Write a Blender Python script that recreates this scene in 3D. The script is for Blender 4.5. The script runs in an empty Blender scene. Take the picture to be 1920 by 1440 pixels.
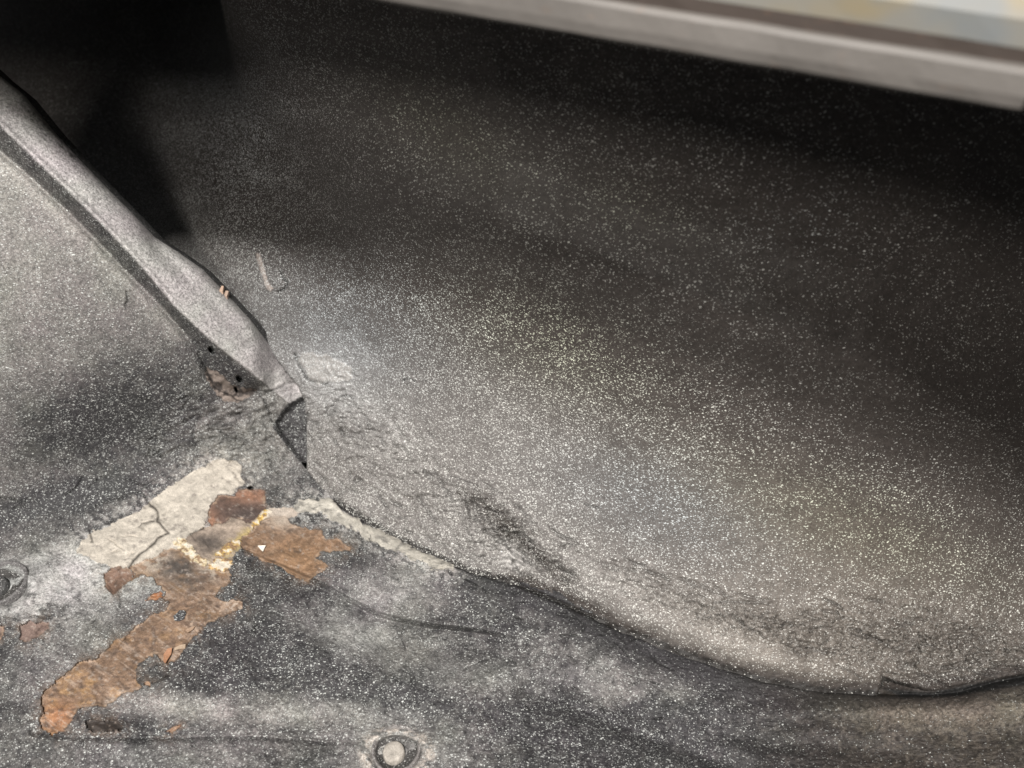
import bpy, math, random
import numpy as np
from mathutils import Vector, Matrix

random.seed(7)
SC = bpy.context.scene
COL = SC.collection

# ------------------------------------------------------------------ camera
CAM = np.array([0.0, 0.0, 0.55])
PITCH = math.radians(40)
FPX = 1507.0                                   # focal length in photo pixels (1920 wide)
FWD = np.array([0, math.cos(PITCH), -math.sin(PITCH)])
UP = np.array([0, math.sin(PITCH), math.cos(PITCH)])
cd = bpy.data.cameras.new('camera')
cd.sensor_width = 36.0
cd.lens = FPX / 1920 * 36.0
cd.clip_start = 0.01
cd.clip_end = 100
cd.dof.use_dof = True
cd.dof.focus_distance = 0.62
cd.dof.aperture_fstop = 6.0
cam = bpy.data.objects.new('camera', cd)
COL.objects.link(cam)
cam.location = CAM
cam.rotation_euler = (math.pi / 2 - PITCH, 0, 0)
SC.camera = cam

# car frame: A runs rearward along the boot side, B points outboard
AX = np.array([0.928, -0.371]); BX = np.array([0.371, 0.928])
def car(a, b, z):
    p = AX * a + BX * b
    return Vector((p[0], p[1], z))

# ------------------------------------------------------------------ light
w = bpy.data.worlds.new('World'); SC.world = w; w.use_nodes = True
bgn = w.node_tree.nodes['Background']
bgn.inputs[0].default_value = (0.93, 0.96, 1.0, 1); bgn.inputs[1].default_value = 0.05
def area(name, loc, target, size, power, color, size_y=None):
    l = bpy.data.lights.new(name, 'AREA'); l.energy = power; l.color = color
    l.shape = 'RECTANGLE'; l.size = size; l.size_y = size_y or size
    o = bpy.data.objects.new(name, l); COL.objects.link(o)
    o.location = loc
    o.rotation_euler = (Vector(target) - Vector(loc)).to_track_quat('-Z', 'Y').to_euler()
    return o
area('ceiling_lamp', car(0.05, -0.62, 1.9), car(0.0, 0.35, 0.1), 0.27, 76, (1.0, 0.96, 0.92), 0.20)
area('window_light', car(0.15, -1.25, 1.50), car(0.0, 0.4, 0.2), 0.48, 19, (1.0, 0.94, 0.87), 0.28)
SC.view_settings.view_transform = 'Standard'
SC.view_settings.look = 'None'
SC.view_settings.exposure = 0.0
SC.view_settings.gamma = 1.0

# ------------------------------------------------------------------ numeric helpers
def rays(px, py):
    u = (px - 960) / FPX; v = (720 - py) / FPX
    return (u, FWD[1] + v * UP[1], FWD[2] + v * UP[2])

def hash2(ix, iy, seed):
    n = (ix.astype(np.int64) * 374761393 + iy.astype(np.int64) * 668265263 + seed * 1442695041) & 0xffffffff
    n = ((n ^ (n >> 13)) * 1274126177) & 0xffffffff
    n = (n ^ (n >> 16)) & 0xffffff
    return n / float(0xffffff)

def vnoise(x, y, seed=0):
    x0 = np.floor(x); y0 = np.floor(y); fx = x - x0; fy = y - y0
    fx = fx * fx * fx * (fx * (fx * 6 - 15) + 10); fy = fy * fy * fy * (fy * (fy * 6 - 15) + 10)
    a = hash2(x0, y0, seed); b = hash2(x0 + 1, y0, seed); c = hash2(x0, y0 + 1, seed); d = hash2(x0 + 1, y0 + 1, seed)
    return (a * (1 - fx) + b * fx) * (1 - fy) + (c * (1 - fx) + d * fx) * fy

def fbm(x, y, seed=0, octv=4, gain=0.5):
    s = 0; amp = 1; tot = 0; ca, sa = math.cos(0.6), math.sin(0.6)
    for k in range(octv):
        s = s + amp * vnoise(x, y, seed + k * 17); tot += amp; amp *= gain
        x, y = (x * ca - y * sa) * 2.03 + 3.1, (x * sa + y * ca) * 2.03 + 7.7
    return s / tot            # 0..1

def sm(e0, e1, x):
    t = np.clip((x - e0) / (e1 - e0), 0, 1); return t * t * (3 - 2 * t)

def seg_dist(X, Y, pts, closed=False):
    """distance to a polyline; also the signed side of the nearest segment and the running length"""
    best = np.full(X.shape, 1e9); side = np.zeros(X.shape); run = np.zeros(X.shape); acc = 0
    P = list(pts) + ([pts[0]] if closed else [])
    for (x0, y0), (x1, y1) in zip(P[:-1], P[1:]):
        dx, dy = x1 - x0, y1 - y0; L2 = dx * dx + dy * dy + 1e-9; L = math.sqrt(L2)
        t = np.clip(((X - x0) * dx + (Y - y0) * dy) / L2, 0, 1)
        d = np.hypot(X - x0 - t * dx, Y - y0 - t * dy)
        m = d < best
        best = np.where(m, d, best)
        side = np.where(m, np.sign((X - x0) * dy - (Y - y0) * dx), side)
        run = np.where(m, acc + t * L, run)
        acc += L
    return best, side, run

def sdf(X, Y, pts):
    """signed distance to a polygon, negative inside"""
    xs = [p[0] for p in pts]; ys = [p[1] for p in pts]
    out = np.full(X.shape, 999.0); pad = 90
    m = (X > min(xs) - pad) & (X < max(xs) + pad) & (Y > min(ys) - pad) & (Y < max(ys) + pad)
    if not m.any(): return out
    x = X[m]; y = Y[m]
    d, _, _ = seg_dist(x, y, pts, True)
    ins = np.zeros(x.shape, bool)
    n = len(pts)
    for i in range(n):
        x0, y0 = pts[i]; x1, y1 = pts[(i + 1) % n]
        c = ((y0 > y) != (y1 > y)) & (x < (x1 - x0) * (y - y0) / ((y1 - y0) if y1 != y0 else 1e-9) + x0)
        ins ^= c
    out[m] = np.where(ins, -d, d)
    return out

def blob(X, Y, cx, cy, rx, ry, ang=0):
    c, s = math.cos(math.radians(ang)), math.sin(math.radians(ang))
    u = ((X - cx) * c + (Y - cy) * s) / rx; v = (-(X - cx) * s + (Y - cy) * c) / ry
    return np.exp(-(u * u + v * v))

def mixc(col, c, f):
    f = np.clip(f, 0, 1)[..., None]
    return col * (1 - f) + np.array(c) * f

def strokes(X, Y, spots, seed, wan=.24):
    """short broken wrinkles: returns groove depth field"""
    rr = random.Random(seed); out = np.zeros(X.shape)
    for (x0, y0, x1, y1, spread, n, lmin, lmax, wd, dang) in spots:
        ang = math.atan2(y1 - y0, x1 - x0)
        for _ in range(n):
            t_ = rr.random(); cx = x0 + (x1 - x0) * t_; cy = y0 + (y1 - y0) * t_
            o = rr.gauss(0, .5) * spread; cx -= math.sin(ang) * o; cy += math.cos(ang) * o
            L = lmin + (lmax - lmin) * rr.random() ** 2; a_ = ang + rr.gauss(0, dang); p_ = [(cx, cy)]
            for _k in range(max(2, int(L / 9))):
                a_ += rr.gauss(0, wan); p_.append((p_[-1][0] + 9 * math.cos(a_), p_[-1][1] + 9 * math.sin(a_)))
            q = [a for a, _b in p_]; w_ = [b for _a, b in p_]
            m_ = (X > min(q) - 14) & (X < max(q) + 14) & (Y > min(w_) - 14) & (Y < max(w_) + 14)
            if not m_.any(): continue
            d_, s_, run_ = seg_dist(X[m_], Y[m_], p_)
            tot = 9 * len(p_); tp = np.clip(np.minimum(run_, tot - run_) / (tot * .3) + .15, 0, 1)
            g = np.exp(-(d_ / (wd * (.6 + .8 * rr.random()))) ** 2) * tp * (.4 + .8 * rr.random())
            out[m_] = np.maximum(out[m_], g) 
    return out

def axis(lo, a, b, hi, step, coarse=14):
    return np.concatenate([np.arange(lo, a, coarse), np.arange(a, b, step), np.arange(b, hi + coarse, coarse)])

# ------------------------------------------------------------------ mesh helpers
def mesh_from(name, verts, faces, mat, parent=None, attrs=None, smooth=True):
    me = bpy.data.meshes.new(name)
    nv = len(verts); nf = len(faces); k = faces.shape[1]
    me.vertices.add(nv); me.vertices.foreach_set('co', np.ascontiguousarray(verts, dtype=np.float32).ravel())
    me.loops.add(nf * k); me.loops.foreach_set('vertex_index', faces.astype(np.int32).ravel())
    me.polygons.add(nf)
    me.polygons.foreach_set('loop_start', np.arange(0, nf * k, k, dtype=np.int32))
    me.polygons.foreach_set('loop_total', np.full(nf, k, dtype=np.int32))
    me.polygons.foreach_set('use_smooth', np.full(nf, smooth, dtype=bool))
    for an, av in (attrs or {}).items():
        if av.ndim == 2:
            at = me.attributes.new(an, 'FLOAT_COLOR', 'POINT')
            at.data.foreach_set('color', np.concatenate([av, np.ones((nv, 1))], 1).astype(np.float32).ravel())
        else:
            at = me.attributes.new(an, 'FLOAT', 'POINT')
            at.data.foreach_set('value', av.astype(np.float32).ravel())
    me.update(calc_edges=True)
    me.materials.append(mat)
    o = bpy.data.objects.new(name, me); COL.objects.link(o)
    if parent: o.parent = parent
    return o

def subset(name, V, F, mask, mat, parent, attrs):
    f = F[mask]
    if len(f) == 0: return None
    used = np.unique(f); remap = np.zeros(len(V), dtype=np.int64); remap[used] = np.arange(len(used))
    return mesh_from(name, V[used], remap[f], mat, parent, {k: v[used] for k, v in attrs.items()})

def grid_faces(nr, nc):
    i = np.arange(nr * nc).reshape(nr, nc)
    return np.stack([i[1:, :-1].ravel(), i[1:, 1:].ravel(), i[:-1, 1:].ravel(), i[:-1, :-1].ravel()], 1)

# ------------------------------------------------------------------ materials
class NT:
    def __init__(s, name):
        s.m = bpy.data.materials.new(name); s.m.use_nodes = True; s.t = s.m.node_tree; s.t.nodes.clear()
        s.out = s.t.nodes.new('ShaderNodeOutputMaterial'); s.b = s.t.nodes.new('ShaderNodeBsdfPrincipled')
        s.t.links.new(s.b.outputs[0], s.out.inputs[0]); s.tc = s.t.nodes.new('ShaderNodeTexCoord')
        s.geo = s.tc.outputs['Object']
    def put(s, sock, v):
        if hasattr(v, 'is_linked') or hasattr(v, 'links'): s.t.links.new(v, sock)
        else: sock.default_value = v
    def math(s, op, a, b=0.0, c=None, clamp=False):
        n = s.t.nodes.new('ShaderNodeMath'); n.operation = op; n.use_clamp = clamp
        s.put(n.inputs[0], a); s.put(n.inputs[1], b)
        if c is not None: s.put(n.inputs[2], c)
        return n.outputs[0]
    def mapr(s, v, a, b, c=0.0, d=1.0, kind='SMOOTHSTEP'):
        n = s.t.nodes.new('ShaderNodeMapRange'); n.interpolation_type = kind
        s.put(n.inputs[0], v); s.put(n.inputs[1], a); s.put(n.inputs[2], b); s.put(n.inputs[3], c); s.put(n.inputs[4], d)
        return n.outputs[0]
    def noise(s, scale, detail=3, rough=0.55, vec=None, dist=0.0, color=False):
        n = s.t.nodes.new('ShaderNodeTexNoise'); n.inputs['Scale'].default_value = scale
        n.inputs['Detail'].default_value = detail; n.inputs['Roughness'].default_value = rough
        n.inputs['Distortion'].default_value = dist
        s.t.links.new(vec or s.geo, n.inputs['Vector']); return n.outputs['Color' if color else 'Fac']
    def mapping(s, loc=(0, 0, 0), rot=(0, 0, 0), scale=(1, 1, 1)):
        n = s.t.nodes.new('ShaderNodeMapping'); n.inputs[1].default_value = loc; n.inputs[2].default_value = rot
        n.inputs[3].default_value = scale; s.t.links.new(s.geo, n.inputs[0]); return n.outputs[0]
    def voro(s, scale, vec=None, rnd=1.0):
        n = s.t.nodes.new('ShaderNodeTexVoronoi'); n.inputs['Scale'].default_value = scale
        n.inputs['Randomness'].default_value = rnd
        s.t.links.new(vec or s.geo, n.inputs['Vector'])
        sep = s.t.nodes.new('ShaderNodeSeparateColor'); s.t.links.new(n.outputs['Color'], sep.inputs[0])
        return n.outputs['Distance'], sep.outputs
    def mix(s, f, a, b, mode='MIX'):
        n = s.t.nodes.new('ShaderNodeMix'); n.data_type = 'RGBA'; n.blend_type = mode
        s.put(n.inputs[0], f); s.put(n.inputs[6], a); s.put(n.inputs[7], b); return n.outputs[2]
    def attr(s, name):
        n = s.t.nodes.new('ShaderNodeAttribute'); n.attribute_name = name; return n
    def bump(s, h, dist, strength=1.0, prev=None):
        n = s.t.nodes.new('ShaderNodeBump'); n.inputs['Strength'].default_value = strength
        n.inputs['Distance'].default_value = dist; s.put(n.inputs['Height'], h)
        if prev: s.t.links.new(prev, n.inputs['Normal'])
        return n.outputs[0]

def speckle_paint(name, k=1.0, gr=1.0, tb=1.0, rough=.62):
    """dark trunk splatter paint: the 'paint' attribute is the coat colour, 'fleck' how thick the pale specks lie"""
    s = NT(name)
    base = s.attr('paint').outputs['Color']; fk = s.attr('fleck').outputs['Fac']
    wob = s.noise(900, 2, 0.5, color=True)
    vm = s.t.nodes.new('ShaderNodeVectorMath'); vm.operation = 'MULTIPLY_ADD'
    s.t.links.new(wob, vm.inputs[0]); vm.inputs[1].default_value = (0.0016,) * 3; s.t.links.new(s.geo, vm.inputs[2])
    wv = vm.outputs[0]
    def mp(rot, scale):
        n = s.t.nodes.new('ShaderNodeMapping'); n.inputs[2].default_value = rot; n.inputs[3].default_value = scale
        s.t.links.new(wv, n.inputs[0]); return n.outputs[0]
    masks = []
    for (rot, sc, scale, r) in (((0.3, 0.2, 0.9), (1, 2.0, 1.5), 380, 0.40),
                                ((1.1, 0.7, 2.3), (1, 1.9, 1.6), 500, 0.42),
                                ((0.2, 1.4, 0.4), (1.2, 1.0, 2.0), 640, 0.46)):
        d, c = s.voro(scale * k, mp(rot, sc))
        rad = s.math('MULTIPLY', s.math('POWER', c[0], 0.9), r)
        rad = s.math('MULTIPLY', rad, s.math('ADD', s.math('MULTIPLY', fk, 0.75), 0.45))
        keep = s.math('LESS_THAN', c[1], s.math('MULTIPLY', fk, 1.1))
        m = s.math('MULTIPLY', s.mapr(d, s.math('MULTIPLY', rad, 0.75), s.math('ADD', rad, 0.05), 1.0, 0.0), keep)
        bright = s.mapr(s.math('POWER', c[2], 1.5), 0, 1, 0.22 * tb, 1.0, 'LINEAR')
        masks.append(s.math('MULTIPLY', m, bright))
    fl = s.math('MAXIMUM', s.math('MAXIMUM', masks[0], masks[1]), masks[2])
    grain = s.mapr(s.noise(1500, 3, 0.7), 0.3, 0.7, 1 - .6 * gr, 1 + .6 * gr, 'LINEAR')
    mott = s.mapr(s.noise(120, 4, 0.6), 0.3, 0.7, 0.88, 1.12, 'LINEAR')
    mid = s.mapr(s.noise(520, 4, 0.65), 0.34, 0.66, 1 - .5 * gr, 1 + .5 * gr, 'LINEAR')
    g = s.math('MULTIPLY', s.math('MULTIPLY', grain, mid), mott)
    gc = s.t.nodes.new('ShaderNodeCombineColor')
    for i in range(3): s.t.links.new(g, gc.inputs[i])
    b2 = s.mix(1.0, base, gc.outputs[0], 'MULTIPLY')
    ft = s.attr('flecktint').outputs['Color']
    col = s.mix(fl, b2, ft)
    s.put(s.b.inputs['Base Color'], col)
    s.put(s.b.inputs['Roughness'], s.mapr(fl, 0, 1, rough, rough - .1, 'LINEAR'))
    s.b.inputs['Specular IOR Level'].default_value = 0.32
    n1 = s.bump(s.noise(1300, 3, 0.6), 0.0006, 0.55)
    n2 = s.bump(fl, 0.0003, 0.6, n1)
    n3 = s.bump(s.noise(300, 5, 0.65), 0.0018, 0.5 * gr, n2)
    s.put(s.b.inputs['Normal'], n3)
    return s.m

def bare(name, rough, lo, hi, bumpd, streak=False):
    s = NT(name)
    base = s.attr('paint').outputs['Color']
    g = s.math('MULTIPLY', s.mapr(s.noise(1100, 4, 0.65), 0.28, 0.72, lo, hi, 'LINEAR'),
               s.mapr(s.noise(160, 5, 0.65, dist=0.6), 0.3, 0.7, 0.72, 1.25, 'LINEAR'))
    gc = s.t.nodes.new('ShaderNodeCombineColor')
    for i in range(3): s.t.links.new(g, gc.inputs[i])
    c = s.mix(1.0, base, gc.outputs[0], 'MULTIPLY')
    if streak:
        sp = s.mapr(s.noise(420, 4, 0.7, dist=1.0), 0.60, 0.70, 0, 0.65)
        c = s.mix(sp, c, (0.09, 0.06, 0.043, 1))
        sp2 = s.mapr(s.noise(300, 4, 0.7, vec=s.mapping(loc=(3, 1, 2)), dist=1.0), 0.60, 0.78, 0, 0.35)
        c = s.mix(sp2, c, (0.28, 0.155, 0.085, 1))
    s.put(s.b.inputs['Base Color'], c)
    s.b.inputs['Roughness'].default_value = rough
    s.b.inputs['Specular IOR Level'].default_value = 0.3
    n1 = s.bump(s.noise(1200, 4, 0.7), bumpd, 0.7)
    n2 = s.bump(s.noise(200, 4, 0.65), bumpd * 3, 0.4, n1)
    s.put(s.b.inputs['Normal'], n2)
    return s.m

M_PAINT = speckle_paint('speckled_boot_paint', .95, .9, 1.1)
M_PANEL = speckle_paint('speckled_panel_paint', .98, .45, 2.1, .5)
M_RUST = bare('rusty_steel', 0.55, 0.65, 1.3, 0.0004, True)
M_PRIMER = bare('cream_primer', 0.9, 0.72, 1.22, 0.0009)
M_YELLOW = bare('yellow_sealer', 0.6, 0.6, 1.3, 0.0008)

# ------------------------------------------------------------------ the car body
boot = bpy.data.objects.new('car_boot', None); COL.objects.link(boot)
boot.location = (0, 0, 0)
boot['label'] = 'speckled black car boot corner with grey wheel arch, curved side panel and rusty floor'
boot['category'] = 'car body'

# outlines, traced in photo pixels and laid on the surfaces below
SIL = [(-400, -260), (-200, -40), (-60, 85), (0, 142), (45, 178), (100, 245), (150, 300), (205, 357), (250, 402), (290, 445), (330, 470),
       (380, 505), (425, 552), (470, 600), (500, 640), (535, 685), (560, 716), (573, 745), (577, 800), (579, 862), (600, 900), (634, 945)]
SEAM = [(628, 940), (700, 985), (800, 1035), (880, 1070), (960, 1092), (1050, 1130), (1150, 1175), (1250, 1213), (1350, 1250), (1430, 1275),
        (1550, 1296), (1650, 1302), (1750, 1303), (1800, 1298), (1860, 1280), (1920, 1268), (2200, 1225), (2600, 1200)]
def unproj_z(px, py, z=0.0):
    dx, dy, dz = rays(np.asarray(px, float), np.asarray(py, float)); t = (z - CAM[2]) / dz
    return CAM[0] + t * dx, CAM[1] + t * dy
sx, sy = unproj_z([p[0] for p in SEAM], [p[1] for p in SEAM])
sa = sx * AX[0] + sy * AX[1]; sb = sx * BX[0] + sy * BX[1]
sa = np.concatenate([[-1.4, -0.9, -0.5], sa]); sb = np.concatenate([[0.56, 0.52, 0.43], sb])

def panel_profile(z, a):
    zc = np.clip(z, -0.1, 0.7)
    top = 0.078 + 0.078 * sm(-0.12, 0.26, a) + (0.085 * sm(0.02, -0.24, a + 0.315 + (zc - 0.28) * 0.55) ) * sm(.15, .29, zc) + 0.36 * sm(-.46, -.86, a) * sm(-.02, .36, zc)    # how far the side bulges outboard
    s = 1 - np.exp(-np.clip(zc, 0, 1) / 0.085)
    p = top * s + np.minimum(zc, 0) * 0.9
    p = p - 0.22 * np.clip(zc - 0.33, 0, 1) ** 1.3                # leans back in towards the opening
    p = p + 0.006 * np.exp(-((zc - 0.30 + 0.10 * a) / 0.045) ** 2)
    return p

def panel_t(px, py):
    dx, dy, dz = rays(px, py)
    da = dx * AX[0] + dy * AX[1]; db = dx * BX[0] + dy * BX[1]
    lo = np.full(px.shape, 0.15); hi = np.full(px.shape, 2.5)
    for _ in range(34):
        t = (lo + hi) / 2
        a = da * t; b = db * t; z = CAM[2] + t * dz
        f = b - (np.interp(a, sa, sb) + panel_profile(z, a))
        hi = np.where(f > 0, t, hi); lo = np.where(f > 0, lo, t)
    return (lo + hi) / 2

def pts(px, py, t):
    dx, dy, dz = rays(px, py)
    return np.stack([CAM[0] + t * dx, CAM[1] + t * dy, CAM[2] + t * dz], -1)

# wheel arch: a leaning face that rises from the floor, away from the camera
A0 = np.array([*unproj_z(0.0, 1012.0), 0.0]); A1 = np.array([*unproj_z(560.0, 872.0), 0.0])
E = (A1 - A0); E /= np.linalg.norm(E)
Q = np.array([-E[1], E[0], 0.0]); TH = math.radians(64)
NARCH = -math.sin(TH) * Q + math.cos(TH) * np.array([0, 0, 1.0])
def arch_t(px, py):
    dx, dy, dz = rays(px, py)
    nd = NARCH[0] * dx + NARCH[1] * dy + NARCH[2] * dz
    return np.dot(NARCH, A0 - CAM) / nd

# ------------------------------------------------------------------ near sheet: wheel arch and boot floor share one pressed surface
def Z3(*p): return [(x / 2.44, 850 + y / 2.44) for x, y in p]
RUST = {
 'strip': Z3((180,1215),(195,1180),(185,1120),(190,1095),(240,1060),(300,1010),(370,955),(440,935),(455,910),(480,905),(520,860),(570,838),(610,800),(650,775),(700,740),(750,715),(775,680),(745,668),(760,640),(720,600),(700,560),(640,560),(600,590),(612,545),(590,520),(640,500),(700,470),(760,440),(820,430),(870,480),(930,500),(1000,520),(1050,545),(1055,590),(1000,620),(975,660),(1030,680),(1060,668),(1112,685),(1100,715),(1050,735),(1000,755),(940,790),(870,850),(845,900),(800,958),(765,965),(740,950),(715,922),(660,940),(617,990),(625,1050),(655,1070),(610,1095),(560,1105),(520,1140),(470,1168),(400,1162),(372,1160),(330,1210),(300,1262),(240,1290),(200,1258)),
 'upper': Z3((945,310),(955,250),(1000,195),(1070,195),(1082,165),(1150,160),(1210,180),(1222,240),(1200,270),(1140,312),(1060,300),(1000,320),(970,335)),
 'right': Z3((1150,345),(1190,310),(1235,290),(1300,290),(1350,325),(1400,340),(1470,360),(1500,395),(1540,390),(1615,430),(1600,447),(1540,445),(1480,452),(1450,480),(1502,512),(1490,540),(1440,558),(1410,587),(1350,560),(1280,525),(1210,490),(1165,465),(1110,440),(1090,410)),
 'small': Z3((470,555),(500,525),(560,518),(590,522),(610,545),(600,590),(560,620),(520,645),(480,610)),
 'sliver': Z3((665,675),(700,640),(730,635),(745,655),(700,675)),
 'darkspot': Z3((380,1225),(420,1215),(500,1220),(545,1240),(560,1262),(500,1275),(430,1278),(390,1255)),  # bare spot, brown black in itself
 'leaf': Z3((750,1282),(790,1255),(830,1243),(820,1262),(790,1282)),
 'edge': Z3((95,790),(140,775),(220,770),(215,800),(170,845),(120,865),(90,850)),
 'border': Z3((-60,785),(20,790),(15,830),(0,850),(-60,850)),
 'dot': Z3((655,1060),(675,1040),(692,1055),(680,1072)),
}
RUST_COL = {'strip': (0.200, 0.135, 0.094), 'upper': (0.125, 0.085, 0.07), 'right': (0.225, 0.145, 0.095), 'small': (0.17, 0.11, 0.082),
            'sliver': (0.30, 0.14, 0.07), 'darkspot': (0.045, 0.038, 0.034), 'leaf': (0.22, 0.115, 0.07), 'edge': (0.20, 0.145, 0.125),
            'border': (0.17, 0.12, 0.10), 'dot': (0.25, 0.14, 0.08)}
PRIMER1 = Z3((345,450),(370,400),(430,352),(500,330),(560,300),(640,255),(700,215),(740,180),(800,130),(860,100),(900,75),(960,50),(1010,22),(1060,35),(1110,55),(1108,110),(1130,130),(1080,152),(1062,190),(1000,190),(960,240),(940,300),(935,330),(860,378),(820,430),(760,440),(700,470),(640,500),(590,520),(500,525),(460,500),(400,470))
PRIMER2 = [(545, 950), (562, 932), (590, 930), (615, 936), (634, 948), (665, 966), (740, 1006), (790, 1030), (845, 1050), (862, 1062), (825, 1072), (770, 1050), (720, 1026), (670, 998), (620, 974), (585, 966), (560, 962)]
CRACKS = [(Z3((655,185),(690,240),(722,268),(718,312),(740,330),(768,362)), 2.0), (Z3((772,365),(722,388),(690,425),(640,462),(612,490),(592,520)), 2.6),
          (Z3((640,335),(670,318),(705,310)), 1.8), (Z3((480,325),(560,290),(600,275)), 1.4), (Z3((410,350),(422,400),(415,405)), 1.4), (Z3((20,748),(100,752),(160,742),(200,752),(240,742)), 2.0),
          (Z3((0,205),(60,210),(110,225),(130,205)), 1.5), (Z3((870,370),(930,345),(950,310)), 1.2), (Z3((1170,775),(1165,800),(1155,812)), 2.0),
          (Z3((785,970),(780,1005),(740,1035),(700,1050)), 2.4), (Z3((545,890),(575,850),(600,840)), 1.6), (Z3((1110,445),(1150,460),(1180,480)), 1.6),
          ([(280, 826), (292, 818), (300, 815)], 2.0), ([(237, 548), (240, 565), (236, 575)], 2.0), ([(335, 750), (352, 742)], 1.6),
          ([(292, 900), (250, 925), (180, 948)], 1.3), ([(497, 738), (530, 724), (562, 714)], 2.2), ([(487, 742), (500, 765), (514, 796)], 2.4), ([(548, 700), (556, 712), (568, 722)], 2.0), ([(372, 662), (386, 690), (400, 722)], 2.2), ([(400, 724), (425, 738), (452, 752)], 1.8), ([(455, 738), (475, 733), (490, 740)], 1.8), ([(0, 934), (28, 938), (50, 952)], 1.3)]
def walk(path, wob, seed):
    r = random.Random(seed); out = []
    for (x0, y0), (x1, y1) in zip(path[:-1], path[1:]):
        n = max(2, int(math.hypot(x1 - x0, y1 - y0) / 9))
        for i in range(n):
            t = i / n; out.append((x0 + (x1 - x0) * t + (r.random() - .5) * wob * (i > 0), y0 + (y1 - y0) * t + (r.random() - .5) * wob * (i > 0)))
    out.append(path[-1]); return out
GU = [(-300, -20), (-60, 180), (11, 248), (73, 308), (146, 377), (204, 435), (255, 490), (284, 522), (328, 576), (394, 638), (452, 684), (487, 712)]
GL = [(-300, 40), (-60, 232), (0, 283), (60, 335), (125, 395), (180, 450), (225, 498), (268, 540), (310, 584), (345, 624), (372, 662), (384, 692), (400, 720), (440, 738), (480, 734)]

CREASE1 = [(455, 1032), (530, 1062), (600, 1092), (660, 1125), (710, 1150), (790, 1168), (900, 1180), (1000, 1200)]
CREASE2 = [(990, 1292), (1080, 1325), (1180, 1365), (1260, 1400), (1400, 1440)]
CREASE3 = [(60, 1372), (130, 1380), (250, 1384), (380, 1381), (480, 1380), (620, 1392)]

xs = axis(-420, -8, 1928, 2500, 1.9)
TOPL = SIL[:17] + [(600, 722), (640, 775), (715, 958)]
yt = np.interp(xs, [p[0] for p in TOPL] + [p[0] for p in SEAM[2:]], [p[1] for p in TOPL] + [p[1] - 34 for p in SEAM[2:]])
NR = 640
v = np.linspace(0, 1, NR); v = v ** 1.0
ybot = 1449.0
PX = np.repeat(xs[None, :], NR, 0)
PY = yt[None, :] + (ybot - yt[None, :]) * v[:, None]
ext = np.array([1465, 1490, 1530, 1580, 1650, 1750, 1900])            # the floor carries on below the frame
PX = np.concatenate([PX, np.repeat(xs[None, :], len(ext), 0)]); PY = np.concatenate([PY, np.repeat(ext[:, None], len(xs), 1)])
nr, nc = PX.shape

wx = (fbm(PX / 26, PY / 26, 5, 4) - .5) * 20; wy = (fbm(PX / 26, PY / 26, 55, 4) - .5) * 20
fx = (fbm(PX / 7, PY / 7, 15, 3) - .5) * 7; fy = (fbm(PX / 7, PY / 7, 65, 3) - .5) * 7
RX, RY = PX + wx * .5 + fx, PY + wy * .5 + fy

tf = -CAM[2] / rays(PX, PY)[2]
ta = arch_t(PX, PY) + 0.0011 * np.clip(PX - 560, 0, None) * sm(560, 640, PX)
tpan = panel_t(PX, PY)

# depth of every pressed feature, in metres towards the camera
D = np.zeros(PX.shape)
# --- arch
dSil, _, _ = seg_dist(PX, PY, SIL[:18])
onarch = (ta < tf)
# belly of the arch: full above, hollow at the foot
D += 0.020 * blob(PX, PY, 90, 470, 330, 260, 40) - 0.020 * blob(PX, PY, 260, 850, 330, 110, -18) * np.clip(0.5 + 0.5 * (tf - ta) / 0.03, 0, 1)
gu, gus, _ = seg_dist(PX, PY, GU); gl, gls, _ = seg_dist(PX, PY, GL)
# position across the step: 0 at lower edge, 1 at upper edge
inU = gus * gu; inL = gls * gl                   # positive on the right/upper side
wgt = np.clip(inL / (np.abs(inL) + np.abs(inU) + 1e-6), 0, 1)
wgt = np.where(inU > 0, 1.0, np.where(inL < 0, 0.0, wgt))
fade = sm(520, 470, PX) 
D += 0.015 * sm(0, 1, wgt) * fade * (PY < 800) - 0.0035 * np.exp(-(inL / 7) ** 2) * fade * (PY < 760)
D += 0.0022 * np.exp(-((inU - 5) / 6) ** 2) * (PY < 735)         # rolled ridge of the flange
R = 46.0
rs = np.clip(R - dSil, 0, R) / R
D -= 0.020 * (1 - np.sqrt(1 - np.clip(rs, 0, .995) ** 2)) * sm(575, 545, PX)
# second lobe beside the flange and the fold between them
lf, lfs, _ = seg_dist(PX, PY, [(262, 400), (300, 470), (350, 520), (420, 590), (470, 640)])
D -= 0.004 * np.exp(-(lf / 16) ** 2) * sm(240, 300, PX)
# notch where the flange ends
TRI = [(514, 800), (528, 775), (545, 757), (575, 742), (600, 742), (600, 872), (567, 868), (540, 835)]
tri = sdf(PX + fx * .4, PY + fy * .4, TRI)
D -= 0.007 * sm(3, -8, tri)
EDGE = [(488, 738), (505, 768), (520, 800), (545, 838), (566, 868), (600, 908), (636, 946)]
ed, eds, _ = seg_dist(PX + fx * .3, PY + fy * .3, EDGE)
D += 0.0028 * np.exp(-(np.clip(-eds * ed, 0, 99) / 16)) * (eds < 0) * (PY > 735) * (PX < 660)
# beyond the broken edge the sheet drops away behind the side panel
beyond = ((PX > 577) & (PY < 868)) | ((PX > 566) & (PY >= 866) & (PY < 960) & (eds > 0) & (PX < 720) & (PY < 945 + (PX - 634) * .63 - 12))
beyond = beyond & ~((PX < 577) & (PY < 868))
# lumpy sealer at the foot of the arch
lump = blob(PX, PY, 470, 830, 105, 75, 20)
rid = 1 - np.abs(2 * fbm(PX / 22, PY / 15, 33, 4) - 1)
D += lump * (0.015 * (fbm(PX / 34, PY / 26, 9, 5, .6) - .5) + 0.007 * (rid - .6))
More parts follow.
